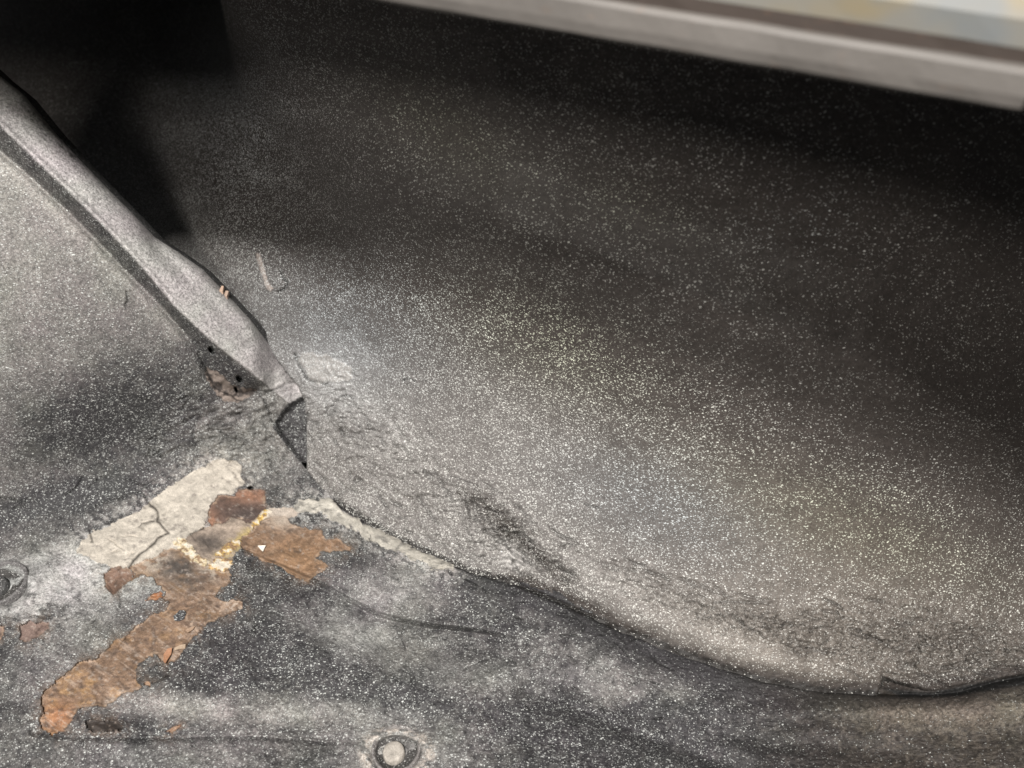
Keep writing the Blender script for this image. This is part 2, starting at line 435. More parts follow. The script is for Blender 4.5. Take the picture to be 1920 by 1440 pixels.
# small folds near the right of the foot
stri = fbm((PX * .86 - PY * .5) / 50, (PX * .5 + PY * .86) / 9, 71, 3)
D += 0.0036 * (stri - .5) * blob(PX, PY, 410, 800, 130, 80, -25) * 1.6
# --- floor
fl = ~onarch
n1 = fbm(PX / 210, PY / 150, 3, 3) - .5
D += 0.018 * n1 * sm(980, 1120, PY)
D += 0.0042 * (fbm(PX / 45, PY / 34, 8, 5, .55) - .5) * sm(900, 1020, PY)
c1, c1s, c1r = seg_dist(PX, PY, CREASE1)
D += -0.011 * sm(-3, 10, -c1s * c1) * np.exp(-(c1 / 90)) * sm(430, 520, PX) * sm(1040, 850, PX) * 1.2
D -= 0.0032 * np.exp(-(c1 / 3.4) ** 2) * sm(940, 640, PX)
c2, c2s, _ = seg_dist(PX, PY, CREASE2)
D -= 0.0085 * np.exp(-(c2 / 22) ** 2)
c3, _, _ = seg_dist(PX + fx * .4, PY + fy * .4, CREASE3)
D -= 0.0028 * np.exp(-(c3 / 6) ** 2)
D += 0.012 * np.exp(-((PY - 1335 + 0.02 * (PX - 1500)) / 30) ** 2) * sm(1350, 1560, PX) - 0.006 * blob(PX, PY, 1500, 1395, 220, 26, 6)
D += 0.006 * blob(PX, PY, 820, 1290, 170, 60, 15) + 0.006 * blob(PX, PY, 1120, 1260, 110, 60, 20) - 0.004 * blob(PX, PY, 760, 1210, 130, 22, 8)
D += 0.008 * blob(PX, PY, 300, 1450, 260, 60, 0) + 0.004 * blob(PX, PY, 560, 1180, 120, 60, 30)
# pressed ribs under the side panel
D += 0.0007 * np.sin(PX / 2.7) * np.sin(PY / 3.6 + PX / 30) * blob(PX, PY, 1600, 1328, 240, 18, 1)
# fine wrinkled coat everywhere on the floor
fine = fbm(PX / 5.5, PY / 4.5, 21, 3) - .5
D += 0.0010 * fine * (0.4 + 0.6 * sm(900, 1000, PY))
# seat of the two drain plugs
PL1 = (744, 1411, 47, 33); PL2 = (2, 1101, 52, 36)
q1 = np.hypot((PX - PL1[0]) / PL1[2], (PY - PL1[1]) / PL1[3]); q2 = np.hypot((PX - PL2[0]) / PL2[2], (PY - PL2[1]) / PL2[3])
D += -0.0050 * sm(1.03, 0.86, q1) + 0.0022 * np.exp(-((q1 - 1.25) / .16) ** 2)
D += -0.0050 * sm(1.03, 0.86, q2) + 0.0012 * np.exp(-((q2 - 1.2) / .14) ** 2)
# cracks
crk = np.full(PX.shape, 99.0)
for i, (pth, wd) in enumerate(CRACKS):
    dd, _, _ = seg_dist(PX, PY, walk(pth, 5, i)); crk = np.minimum(crk, dd / (wd * (.25 + 1.1 * fbm(PX / 12, PY / 12, 300 + i, 2))))
D -= 0.0016 * np.exp(-crk ** 2)
D += 0.0005 * np.exp(-((crk - 3) / 1.8) ** 2)

# --- classes
STN = np.zeros(PX.shape)
cls = np.zeros(PX.shape, int)      # 0 floor paint
rs_all = np.full(PX.shape, 999.0)
keys = list(RUST)
p1 = sdf(RX, RY, PRIMER1); p2 = sdf(PX + wx * .6 + fx * 1.4, PY + wy * .4 + fy * 1.4, PRIMER2)
cls[p1 < 0] = 50; cls[p2 + 22 * (fbm(PX / 34, PY / 20, 119, 4, .6) - .42) < -1] = 51
rsd = {}
for i, k in enumerate(keys):
    d = sdf(RX, RY, RUST[k]); rsd[k] = d; cls[d < 0] = 10 + i; rs_all = np.minimum(rs_all, d)
GRIME = Z3((740,440),(820,425),(862,378),(935,332),(975,330),(1060,298),(1140,310),(1200,270),(1230,250),(1290,248),(1382,262),(1350,290),(1310,300),(1250,300),(1190,312),(1150,345),(1095,410),(1105,440),(1070,460),(1040,520),(1010,540),(940,520),(860,500),(790,460))
gdd = sdf(RX, RY, GRIME); cls[(gdd < 0) & (cls == 0)] = 52
YEL = [Z3((1150,345),(1160,310),(1190,275),(1215,255),(1245,262),(1225,290),(1200,305),(1180,335)), Z3((985,470),(1010,430),(1060,400),(1105,395),(1095,425),(1050,450),(1010,475)),
       Z3((950,520),(985,480),(1040,480),(1065,500),(1040,535),(1000,540)), Z3((780,395),(840,385),(870,420),(920,470),(960,500),(940,520),(880,500),(820,440))]
for i, yp in enumerate(YEL):
    d = sdf(PX + fx * 1.4, PY + fy * 1.4, yp); cls[d < 0] = 60 + i
BROWN = [(388, 688), (384, 706), (398, 730), (420, 752), (445, 756), (470, 742), (484, 730), (455, 728), (430, 716), (412, 700)]
bd = sdf(PX + fx, PY + fy, BROWN); cls[bd < 0] = 70
HOLES = [(397, 657, 5, 8, -40), (449, 711, 5, 8, -40), (443, 731, 3, 6, -20), (470, 915, 5.5, 3.5, 0)]
hd = np.full(PX.shape, 99.0)
for cx, cy, rx, ry, an in HOLES:
    c, s_ = math.cos(math.radians(an)), math.sin(math.radians(an))
    hd = np.minimum(hd, np.hypot(((PX - cx) * c + (PY - cy) * s_) / rx, (-(PX - cx) * s_ + (PY - cy) * c) / ry))
D -= 0.008 * sm(1.15, 0.75, hd)
D += 0.0006 * np.exp(-((hd - 1.5) / .35) ** 2)
# paint stands proud of the bare metal and curls at the broken edge
D += np.where((cls >= 10) & (cls < 50), -0.0014, 0) + np.where(cls == 50, -0.0002 + .0010 * (fbm(PX / 10, PY / 8, 47, 4, .6) - .5), 0)
D += np.where((cls >= 10) & (cls < 50), .0016 * (fbm(PX / 12, PY / 9, 48, 5, .65) - .5), 0)
D += np.where(cls < 10, 0.0009 * np.exp(-(np.clip(rs_all, 0, 99) / 5)), 0)
D += np.where(cls >= 60, 0.0012 * fbm(PX / 6, PY / 6, 44, 3), 0) + np.where(cls == 70, -0.0012 + .003 * (fbm(PX / 12, PY / 12, 45, 3) - .5), 0)
D += np.where(cls == 51, 0.0012 + .0015 * (fbm(PX / 14, PY / 10, 46, 3) - .5), 0)

# smooth minimum of floor and arch makes the pressed fillet between them
k = 0.022
STN = strokes(PX, PY, [(260, 850, 520, 780, 90, 34, 10, 60, 1.8, .3), (400, 790, 560, 900, 70, 30, 10, 40, 2.0, 1.0), (0, 980, 330, 880, 40, 14, 20, 70, 1.2, .2), (900, 1090, 1250, 1230, 40, 40, 15, 60, 2.6, .5), (560, 950, 900, 1090, 30, 26, 12, 40, 2.0, .6),
                     (60, 1060, 420, 1000, 60, 20, 10, 40, 1.4, .8), (700, 1200, 1300, 1300, 160, 26, 12, 60, 1.6, .8), (20, 1200, 400, 1060, 90, 16, 10, 40, 1.4, .6)], 9) * (PX < 1340)
D -= 0.0034 * np.exp(-(seg_dist(PX, PY, SEAM)[0] / 5) ** 2)
D -= 0.0020 * STN
h = np.clip(0.5 + 0.5 * (tf - ta) / k, 0, 1)
tn = tf * (1 - h) + ta * h - k * h * (1 - h)
tn = tn - D / 0.85 + 0.10 * beyond
P = pts(PX, PY, tn)
archness = h

inU = np.where((PX < 590) & (PY < 760), inU, -50.0)
# --- colours
DARK = (0.036, 0.035, 0.037)
col = np.zeros(PX.shape + (3,)) + np.array(DARK)
big = fbm(PX / 130, PY / 100, 101, 4); med = fbm(PX / 30, PY / 25, 111, 5, .62); fin = fbm(PX / 9, PY / 8, 121, 3)
cov_shade = 0.10 + 0.25 * (big - .5) + 0.22 * (med - .45)
G = lambda *a: blob(PX, PY, *a)
for (cx, cy, rx, ry, an, amp) in [
    (100, 1080, 170, 50, -14, .75), (330, 1010, 120, 40, -30, .45), (700, 1110, 70, 45, 10, .50), (640, 1185, 95, 34, 15, .45), (680, 1205, 55, 30, 0, .35),
    (850, 1260, 150, 42, 12, .30), (1110, 1270, 80, 50, 25, .35), (790, 1100, 60, 50, 60, .35), (500, 1330, 230, 24, 3, .50), (310, 1330, 130, 26, 10, .30), (330, 1420, 180, 30, 0, .25),
    (120, 1230, 140, 70, -20, .25), (100, 950, 130, 20, -12, .0), (560, 1010, 80, 30, 10, .3), (1000, 1400, 150, 40, 0, .1), (980, 1110, 16, 9, 20, .45),
    (744, 1400, 90, 62, 0, .45), (250, 1110, 120, 40, -20, .25), (840, 1130, 60, 40, 0, -.1), (470, 1240, 160, 70, -20, -.12), (1450, 1400, 300, 60, 0, -.12), (900, 1350, 260, 60, 0, -.1)]:
    cov_shade = cov_shade + amp * G(cx, cy, rx, ry, an) * (0.55 + 0.9 * (med - .2))
cov_shade = cov_shade * (1 - .75 * sm(1120, 1400, PX)) - .05 + .22 * blob(PX, PY, 1760, 1335, 260, 32, -2) + .16 * blob(PX, PY, 1250, 1290, 60, 30, 20) * med * 2 + .04 * sm(1500, 1900, PX) - .13 * sm(850, 1100, PX) * sm(1290, 1350, PY) * sm(1600, 1450, PX) - .08 * blob(PX, PY, 560, 1290, 260, 60, 0)  # shade on the right and lower floor painted into the coat
covf_shade = np.clip(cov_shade, 0.0, 1)
# arch coat: grey overspray, thin inside the step, shade painted in there and at the foot
covA_shade = 0.43 + 0.20 * (big - .5) + 0.10 * (med - .5)
foot_shade = G(210, 775, 330, 130, -18) * 0.46 + G(60, 960, 260, 45, -12) * 0.36 + G(300, 900, 200, 60, -20) * .12
covA_shade = covA_shade - foot_shade + 0.02 * G(60, 480, 150, 120, 30)
covA_shade = np.where(inU > 0, 0.80 + 0.1 * (med - .5), covA_shade)
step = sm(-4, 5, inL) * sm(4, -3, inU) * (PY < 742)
covA_shade = covA_shade * (1 - 0.78 * step * sm(500, 470, PX))
covA_shade = covA_shade + 0.40 * np.exp(-((inU - 7) / 7) ** 2) * sm(180, 300, PX) * (PY < 735) + 0.20 * np.exp(-((inL + 12) / 16) ** 2) * (PY < 640)
covA_shade = np.where(tri < 3, 0.06, covA_shade)
covA_shade = np.where((lump > .35) & (inU < 0), covA_shade * 0.3 + .7 * (0.30 + 0.5 * (med - .5) + .2 * (rid - .6)), covA_shade)
aw = np.clip(archness, 0, 1); aw = np.where(inU > 0, 1, aw)
cov_shade = covf_shade * (1 - aw) + covA_shade * aw
powder = (sm(34, -2, p2) * .8 + sm(46, 0, p1) * .8) * sm(.40, .66, fbm(PX / 9, PY / 7, 117, 4, .6))
chalk = (blob(PX, PY, 130, 1100, 150, 26, -6) + blob(PX, PY, 200, 1040, 80, 30, -30) + .7 * blob(PX, PY, 60, 1150, 90, 30) + .6 * blob(PX, PY, 90, 1040, 90, 16, -8)) * sm(.32, .60, fbm(PX / 16, PY / 9, 118, 5, .6))
cov_shade = np.clip(cov_shade + 0.25 * (fin - .5) + .8 * powder + .9 * chalk, 0, 1)
cov_shade = np.where((tri < 3) & (PX < 600), 0.02, cov_shade)  # shade inside the notch painted into the coat
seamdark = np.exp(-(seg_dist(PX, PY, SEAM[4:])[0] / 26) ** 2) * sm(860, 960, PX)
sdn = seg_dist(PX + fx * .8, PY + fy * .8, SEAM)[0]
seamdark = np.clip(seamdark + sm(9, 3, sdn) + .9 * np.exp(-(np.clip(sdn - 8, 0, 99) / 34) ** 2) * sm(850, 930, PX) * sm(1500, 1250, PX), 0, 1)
cov_shade = cov_shade * (1 - seamdark)
pale = np.array([0.40, 0.385, 0.37]) + 0.03 * (big - .5)[..., None] * np.array([1, .2, -1.0])
warmA = np.array([0.35, 0.332, 0.308]); violet = np.array([0.385, 0.368, 0.362])
paleA = np.where((inU > 0)[..., None], violet, warmA)
pl = pale * (1 - aw[..., None]) + paleA * aw[..., None]
col = col * (1 - cov_shade[..., None]) + pl * cov_shade[..., None]
purple = fbm(PX / 70, PY / 60, 131, 3)
col = col * (1 + (purple - .5)[..., None] * np.array([0.06, -0.05, 0.05]))
# dirt in the cracks and holes, shade painted on the right of the floor as fewer flecks
col = mixc(col, (0.012, 0.011, 0.010), np.exp(-crk ** 2) * 0.8)
fleck = np.where(aw > .5, 0.62, 0.60) + 0.5 * (med - .5) + 0 * PX
fleck = np.where(inU > 0, 0.45, fleck) * (1 - .45 * seamdark)
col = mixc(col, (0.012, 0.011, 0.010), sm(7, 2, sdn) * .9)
fleck = fleck * (1 - .60 * sm(1150, 1700, PX) * (aw < .5))
ftint = np.zeros(col.shape) + np.array([0.60, 0.62, 0.60])
for (sx_, sy_, ra, rb) in ((52, 205, 10, 4), (62, 214, 8, 3), (118, 276, 14, 5), (135, 292, 10, 5), (60, 226, 3, 3), (350, 690, 6, 3), (405, 620, 2.5, 2), (180, 330, 3, 2)):
    col = mixc(col, (0.06, 0.055, 0.05), blob(PX, PY, sx_, sy_, ra, rb, 35) * sm(.40, .55, fbm(PX / 4, PY / 4, 261, 3)) * .9)
stain = np.exp(-np.clip(rs_all, 0, 200) / 11) * sm(.38, .62, fbm(PX / 18, PY / 14, 271, 4, .6))
col = mixc(col, (0.17, 0.125, 0.095), stain * .6 * (cls == 0))
brn = sm(1300, 1700, PX)[..., None]; col = col * (1 + brn * np.array([.12, .0, -.16]))
# bare areas
col = mixc(col, (0.015, 0.015, 0.015), STN * .55)
col = mixc(col, (0.010, 0.010, 0.010), sm(4, -5, sdf(PX, PY, [(1655, 1290), (1745, 1297), (1790, 1288), (1930, 1262), (1930, 1284), (1790, 1306), (1690, 1308)])))
c50 = np.array([0.50, 0.46, 0.40]) * (0.80 + 0.35 * med)[..., None]
c50 = mixc(c50, (0.26, 0.235, 0.21), sm(.64, .80, fbm(PX / 11, PY / 8, 141, 4)) * .8)
col = np.where((cls == 50)[..., None], c50, col)
c51 = np.array([0.50, 0.475, 0.42]) * (0.5 + 0.8 * fbm(PX / 22, PY / 12, 151, 5, .65))[..., None]
c51 = mixc(c51, (0.14, 0.135, 0.125), sm(.52, .70, fbm(PX / 12, PY / 6, 161, 5, .65)) * .7)
col = np.where((cls == 51)[..., None], c51, col)
m = cls == 52; x, y = PX[m], PY[m]
c = np.array([0.33, 0.27, 0.22]) * (0.55 + 0.9 * fbm(x / 14, y / 10, 153, 5, .6))[..., None]
c = mixc(c, (0.10, 0.085, 0.075), blob(x, y, 395, 1022, 34, 16, -20) * (0.4 + fbm(x / 7, y / 6, 154, 3)) + .7 * blob(x, y, 372, 1010, 26, 10))
c = mixc(c, (0.40, 0.31, 0.12), blob(x, y, 450, 1015, 60, 12, -40) * sm(.4, .6, fbm(x / 8, y / 5, 155, 4)))
c = mixc(c, (0.52, 0.46, 0.40), blob(x, y, 530, 960, 40, 12, 5) * .9)
col[m] = c
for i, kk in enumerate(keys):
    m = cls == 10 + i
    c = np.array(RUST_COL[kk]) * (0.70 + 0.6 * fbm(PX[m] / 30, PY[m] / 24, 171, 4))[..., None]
    if kk == 'strip':
        x, y = PX[m], PY[m]
        c = mixc(c, (0.32, 0.20, 0.105), sm(.50, .75, fbm(x / 24, y / 16, 181, 4)) * (0.45 + .4 * blob(x, y, 160, 1290, 90, 50)))
        c = mixc(c, (0.34, 0.16, 0.08), blob(x, y, 110, 1345, 32, 26) * .8)
        c = mixc(c, (0.42, 0.37, 0.31), (blob(x, y, 290, 1050, 46, 26, 20) + blob(x, y, 400, 1060, 30, 26)) * sm(.35, .6, fbm(x / 10, y / 8, 191, 4)))
        c = mixc(c, (0.44, 0.38, 0.32), (blob(x, y, 240, 1310, 40, 12, -15) + blob(x, y, 455, 1145, 30, 16, 20)) * sm(.4, .55, fbm(x / 6, y / 5, 192, 4)))
        c = mixc(c, (0.42, 0.34, 0.28), sm(.66, .72, fbm((x * .8 + y * .6) / 40, (y * .8 - x * .6) / 3.5, 193, 3)) * .45)
        c = mixc(c, (0.10, 0.07, 0.055), sm(.60, .72, fbm(x / 12, y / 9, 194, 4)) * .6)
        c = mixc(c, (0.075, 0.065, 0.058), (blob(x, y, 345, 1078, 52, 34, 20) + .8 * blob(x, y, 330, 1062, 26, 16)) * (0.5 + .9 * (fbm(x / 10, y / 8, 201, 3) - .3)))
        c = mixc(c, (0.33, 0.25, 0.19), sm(.62, .70, fbm(x / 7, y / 10, 211, 3)) * blob(x, y, 370, 1160, 70, 40) * .8)
    if kk == 'upper':
        x, y = PX[m], PY[m]
        c = mixc(c, (0.27, 0.15, 0.10), (blob(x, y, 470, 930, 36, 13) * 1.0 + blob(x, y, 395, 985, 14, 26)) * (0.5 + fbm(x / 8, y / 8, 221, 3)))
        c = mixc(c, (0.06, 0.052, 0.05), blob(x, y, 462, 965, 34, 18) * .7)
    if kk == 'right':
        x, y = PX[m], PY[m]
        c = mixc(c, (0.10, 0.072, 0.055), sm(.45, .65, fbm(x / 20, y / 14, 222, 5, .6)) * .6)
        c = mixc(c, (0.30, 0.22, 0.16), sm(.60, .68, fbm(x / 6, y / 4, 223, 4)) * .5)
        c = mixc(c, (0.36, 0.31, 0.26), blob(x, y, 530, 975, 34, 18) * .9)
        c = mixc(c, (0.25, 0.15, 0.08), blob(x, y, 560, 1050, 60, 40) * .6)
    dd = rsd[kk][m]
    c = mixc(c, (0.065, 0.05, 0.042), sm(.58, .74, fbm(PX[m] / 17, PY[m] / 12, 195, 5, .62)) * .55)
    c = mixc(c, (0.36, 0.31, 0.27), sm(.66, .76, fbm(PX[m] / 8, PY[m] / 6, 196, 4, .6)) * .5)
    if kk != 'darkspot': c = mixc(c, (0.34, 0.25, 0.18), np.exp(-((dd + 2.2) / 1.6) ** 2) * sm(.4, .6, fbm(PX[m] / 14, PY[m] / 14, 197, 2)) * .7)
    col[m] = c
for i in range(len(YEL)):
    m = cls == 60 + i
    yy = fbm(PX[m] / 8, PY[m] / 6, 231, 4)
    base = np.zeros((m.sum(), 3)) + np.array([(0.62, 0.42, 0.12), (0.52, 0.36, 0.13), (0.60, 0.42, 0.20), (0.62, 0.52, 0.34)][i])
    base = mixc(base, (0.66, 0.60, 0.50), sm(.50, .62, yy)); base = mixc(base, (0.22, 0.14, 0.09), sm(.47, .36, yy) * .9)
    col[m] = base
m = cls == 70
col[m] = mixc(np.zeros((m.sum(), 3)) + np.array([0.24, 0.20, 0.175]), (0.07, 0.06, 0.055), sm(.5, .68, fbm(PX[m] / 9, PY[m] / 9, 241, 3)))
col = mixc(col, (0.004, 0.004, 0.004), sm(1.1, .8, hd))
col = mixc(col, (0.012, 0.010, 0.009), np.exp(-crk ** 2) * 0.9 * (cls >= 50))
# ring of bare primer round the near plug
col = np.where((cls == 0)[..., None], mixc(col, (0.42, 0.38, 0.34), np.exp(-((q1 - 1.3) / .22) ** 2) * sm(.35, .6, fbm(PX / 10, PY / 8, 251, 3)) * .9), col)

PXN, PYN = PX, PY
F = grid_faces(nr, nc)
V = P.reshape(-1, 3)
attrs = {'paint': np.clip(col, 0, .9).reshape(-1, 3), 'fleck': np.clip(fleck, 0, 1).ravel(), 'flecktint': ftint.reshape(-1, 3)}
cf = cls.ravel()[F[:, 0]]
isarch = (archness.ravel()[F[:, 0]] > .5) | ((inU.ravel()[F[:, 0]] > 0) & (PX.ravel()[F[:, 0]] < 600) & (PY.ravel()[F[:, 0]] < 900))
strip = isarch & (inU.ravel()[F[:, 0]] > -2) & (PY.ravel()[F[:, 0]] < 740) & (PX.ravel()[F[:, 0]] < 575)
paint = (cf == 0)
floor_o = subset('boot_floor', V, F, paint & ~isarch, M_PAINT, boot, attrs)
arch_o = subset('wheel_arch', V, F, paint & isarch & ~strip, M_PAINT, boot, attrs)
arch_o['label'] = 'grey dusted wheel arch rising from the floor'
flg = subset('flange', V, F, paint & strip, M_PAINT, arch_o, attrs)
RL = {'strip': 'long orange brown rust strip', 'upper': 'dark brown rust patch below the arch foot', 'right': 'tan rust patch with ragged right tip',
      'small': 'small brown rust patch below the cracked primer', 'darkspot': 'black brown oval bare spot', 'leaf': 'small leaf shaped rust spot'}
for i, kk in enumerate(keys):
    o = subset('rust_patch', V, F, cf == 10 + i, M_RUST, floor_o, attrs)
    if o and kk in RL: o['label'] = RL[kk]
o = subset('primer_patch', V, F, cf == 50, M_PRIMER, floor_o, attrs); o['label'] = 'large cracked cream primer patch'
o = subset('primer_patch', V, F, cf == 52, M_PRIMER, floor_o, attrs); o['label'] = 'grimy brown beige patch between the rust patches'
o = subset('primer_patch', V, F, cf == 51, M_PRIMER, floor_o, attrs); o['label'] = 'chalky strip along the side seam'
for i in range(len(YEL)):
    subset('sealer_smear', V, F, cf == 60 + i, M_YELLOW, floor_o, attrs)
subset('bare_patch', V, F, cf == 70, M_PRIMER, arch_o, attrs)

# back of the arch: the sheet turns over its crest and runs down outboard
crest = P[0, :, :][xs < 575]
sk = []; nsk = 7
for j in range(nsk):
    f = j / (nsk - 1)
    sk.append(crest + np.array([BX[0], BX[1], 0]) * (0.035 * math.sin(f * 1.5)) - np.array([0, 0, 1]) * (0.25 * f * f))
sk = np.stack(sk); ns = sk.shape[1]
Fs = grid_faces(nsk, ns)
mesh_from('arch_back', sk.reshape(-1, 3), Fs[:, ::-1], M_PAINT, arch_o, {'paint': np.tile(np.array([[.04, .04, .04]]), (nsk * ns, 1)), 'fleck': np.full(nsk * ns, .4), 'flecktint': np.tile(np.array([[.6, .6, .6]]), (nsk * ns, 1))})

# ------------------------------------------------------------------ side panel
xs2 = axis(-900, -8, 1928, 2560, 2.5, 16)
yb2 = np.interp(xs2, [-500, 560, 600, 640] + [p[0] for p in SEAM[1:]], [985, 985, 985, 985] + [p[1] + 32 for p in SEAM[1:]])
NR2 = 560
vv = np.linspace(0, 1, NR2)
PX = np.repeat(xs2[None, :], NR2, 0); PY = -12 + (yb2[None, :] + 12) * vv[:, None]
top = np.array([-420, -330, -250, -180, -120, -80, -50, -28])
PX = np.concatenate([np.repeat(xs2[None, :], len(top), 0), PX]); PY = np.concatenate([np.repeat(top[:, None], len(xs2), 1), PY])
nr, nc = PX.shape
t = panel_t(PX, PY)
# where the wheel arch laps over the panel, the panel runs just behind it
tf2 = -CAM[2] / rays(PX, PY)[2]; ta2 = arch_t(PX, PY) + 0.0011 * np.clip(PX - 560, 0, None) * sm(560, 640, PX)
h2 = np.clip(0.5 + 0.5 * (tf2 - ta2) / 0.022, 0, 1); tn2 = tf2 * (1 - h2) + ta2 * h2 - 0.022 * h2 * (1 - h2)
ST = strokes(PX, PY, [(640, 790, 1010, 1060, 90, 60, 20, 90, 2.4, .25), (850, 930, 1060, 1090, 34, 34, 20, 80, 2.6, .25), (1110, 1050, 1500, 1190, 40, 30, 30, 130, 1.7, .09),
                      (1450, 1165, 1920, 1225, 70, 46, 30, 130, 1.7, .10), (1600, 1255, 1900, 1258, 24, 26, 30, 100, 2.2, .12), (600, 730, 680, 840, 70, 16, 10, 40, 1.8, .8), (680, 950, 880, 1050, 30, 16, 20, 60, 1.8, .2), (628, 935, 662, 902, 12, 12, 8, 22, 2.6, 1.2), (575, 760, 590, 880, 12, 14, 8, 30, 2.4, .5), (590, 880, 630, 935, 10, 10, 8, 24, 2.4, .6)], 5, .13)
lap = ((PX < 577) & (PY > np.interp(PX, [p[0] for p in SIL], [p[1] for p in SIL]) + 10)) | ((PX < 628) & (PY > np.interp(PX, [566, 600, 628, 640], [872, 914, 942, 960])))
t = np.where(lap & (tn2 > 0), np.maximum(t, np.minimum(tn2, 1.5) + 0.028), t)
fx = (fbm(PX / 7, PY / 7, 15, 3) - .5) * 7; fy = (fbm(PX / 7, PY / 7, 65, 3) - .5) * 7
D = np.zeros(PX.shape)
sd, _, srun = seg_dist(PX, PY, SEAM)
sd = np.where(PX < 628, np.hypot(PX - 628, PY - 940), sd)
# long wrinkles of brushed sealer that follow the seam
cv = srun + 0 * PX
wr = 1 - np.abs(2 * fbm(cv / 38 + (fbm(PX / 22, PY / 22, 301, 4) - .5) * 2.4, sd / 13 + (fbm(PX / 20, PY / 20, 302, 4) - .5) * 2.6, 303, 5, .6) - 1)
wzone = (blob(PX, PY, 760, 900, 190, 60, 42) * 1.0 + blob(PX, PY, 960, 1010, 120, 45, 40) * 1.5 + blob(PX, PY, 1250, 1120, 170, 34, 22) * 1.0
         + blob(PX, PY, 1480, 1180, 200, 34, 16) * 1.0 + blob(PX, PY, 1750, 1190, 200, 60, 6) * 1.1 + blob(PX, PY, 700, 800, 60, 50, 45) * .7 + blob(PX, PY, 620, 760, 70, 90) * .8)
D += 0.0062 * (wr - .62) * (0.3 + 1.4 * fbm(PX / 60, PY / 30, 304, 3)) * np.clip(wzone, 0, 1.5)
D += 0.0050 * (fbm(PX / 22, PY / 18, 311, 5, .62) - .5) * np.clip(wzone * 1.2 + np.exp(-sd / 50) * .6, 0, 1.5)
# bead of sealer over the seam, broken by a gap on the right
D += 0.0045 * np.exp(-((sd - 42) / 26) ** 2) * sm(1000, 1200, PX) * sm(1960, 1500, PX)
gap = [(1655, 1268), (1700, 1285), (1745, 1297), (1790, 1288), (1850, 1272), (1930, 1262), (1930, 1340), (1700, 1350), (1640, 1330)]
gd = sdf(PX + fx, PY + fy, gap); D -= 0.012 * sm(4, -8, gd)
foldl, _, _ = seg_dist(PX, PY, walk([(1655, 1262), (1700, 1272), (1735, 1270), (1760, 1290)], 6, 91)); D -= 0.003 * np.exp(-(foldl / 3) ** 2)
V1 = [(890, 945), (940, 1000), (985, 1035), (1030, 1062), (1060, 1085)]
vd, vs, _ = seg_dist(PX + fx, PY + fy, V1); D -= 0.006 * np.exp(-(vd / 15) ** 2) * 1.5
V2 = [(905, 990), (940, 1025), (975, 1055)]
vd2, _, _ = seg_dist(PX + fx * .6, PY + fy * .6, V2); D += 0.004 * np.exp(-(vd2 / 9) ** 2)
# lower foot strip along the seam steps in
line0 = PY - (440 + (PX - 600) * 0.385)
D += 0.020 * np.exp(-((line0 + 150) / 105) ** 2) * sm(560, 760, PX)
D += 0.0015 * (fbm(PX / 60, PY / 40, 321, 3) - .5)
D += 0.0040 * (fbm(PX / 330, PY / 240, 331, 2) - .5)
D += 0.00025 * (fbm(PX / 6, PY / 5.5, 341, 3) - .5)
# peel patch beside the flange, the drip scratch and its hook
PEEL = [(566, 660), (590, 662), (618, 668), (660, 690), (660, 712), (618, 716), (598, 720), (580, 710), (572, 690), (560, 680)]
pd_ = sdf(PX + fx, PY + fy, PEEL); D += 0.0014 * sm(2, -2, pd_)
PC = [([(553, 664), (562, 690), (572, 708), (590, 717), (612, 721)], 2.4), ([(617, 680), (622, 694), (629, 706), (645, 709)], 1.8), ([(612, 712), (614, 720)], 1.5),
      ([(526, 508), (530, 522), (540, 530), (534, 542), (522, 548)], 2.4), ([(755, 714), (766, 710), (778, 716)], 1.6), ([(636, 745), (650, 741), (662, 748)], 1.5)]
ck = np.full(PX.shape, 99.0)
for i, (pth, wd) in enumerate(PC):
    dd, _, _ = seg_dist(PX, PY, walk(pth, 3, 40 + i)); ck = np.minimum(ck, dd / wd)
D -= 0.0022 * np.exp(-ck ** 2); D += 0.0007 * np.exp(-((ck - 2.5) / 1.5) ** 2)
DRIP = [(479, 474), (486, 475), (492, 492), (498, 512), (502, 528), (512, 540), (508, 548), (500, 540), (493, 522), (486, 500)]
dr = sdf(PX + fx * .4, PY + fy * .4, DRIP); D += 0.0009 * sm(2, -2, dr)
hook = blob(PX, PY, 520, 535, 14, 12); D += 0.0022 * hook
D += 0.0016 * blob(PX, PY, 770, 716, 8, 8)
# dent lines near the recess
for pth in ([(398, 300), (404, 360), (412, 410), (405, 460)], [(172, 180), (205, 240), (222, 290)]):
    dd, _, _ = seg_dist(PX + fx * 1.5, PY + fy * 1.5, pth); D += 0.0010 * np.exp(-(dd / 4) ** 2)
al = 1 - np.abs(2 * fbm(srun / 58 + (fbm(PX / 30, PY / 30, 361, 3) - .5) * 1.4, sd / 8.5 + (fbm(PX / 26, PY / 26, 362, 4) - .5) * 4.0, 363, 4, .55) - 1)
zb = blob(PX, PY, 1300, 1135, 190, 26, 20) + blob(PX, PY, 1560, 1190, 200, 34, 12) + blob(PX, PY, 1800, 1210, 190, 46, 4) + blob(PX, PY, 920, 990, 130, 40, 40)
D += 0.0058 * sm(.45, .95, al) * np.clip(zb, 0, 1) * (.3 + 1.3 * fbm(PX / 70, PY / 40, 364, 3))
D -= 0.0040 * ST
D += 0.0022 * sm(.52, .60, fbm(PX / 30, PY / 20, 351, 5, .6)) * np.clip(wzone, 0, 1)
P2 = pts(PX, PY, t - D / 0.85)

big = fbm(PX / 260, PY / 200, 401, 3); med = fbm(PX / 50, PY / 42, 411, 4)
col = np.zeros(PX.shape + (3,)) + np.array([0.052, 0.045, 0.041])
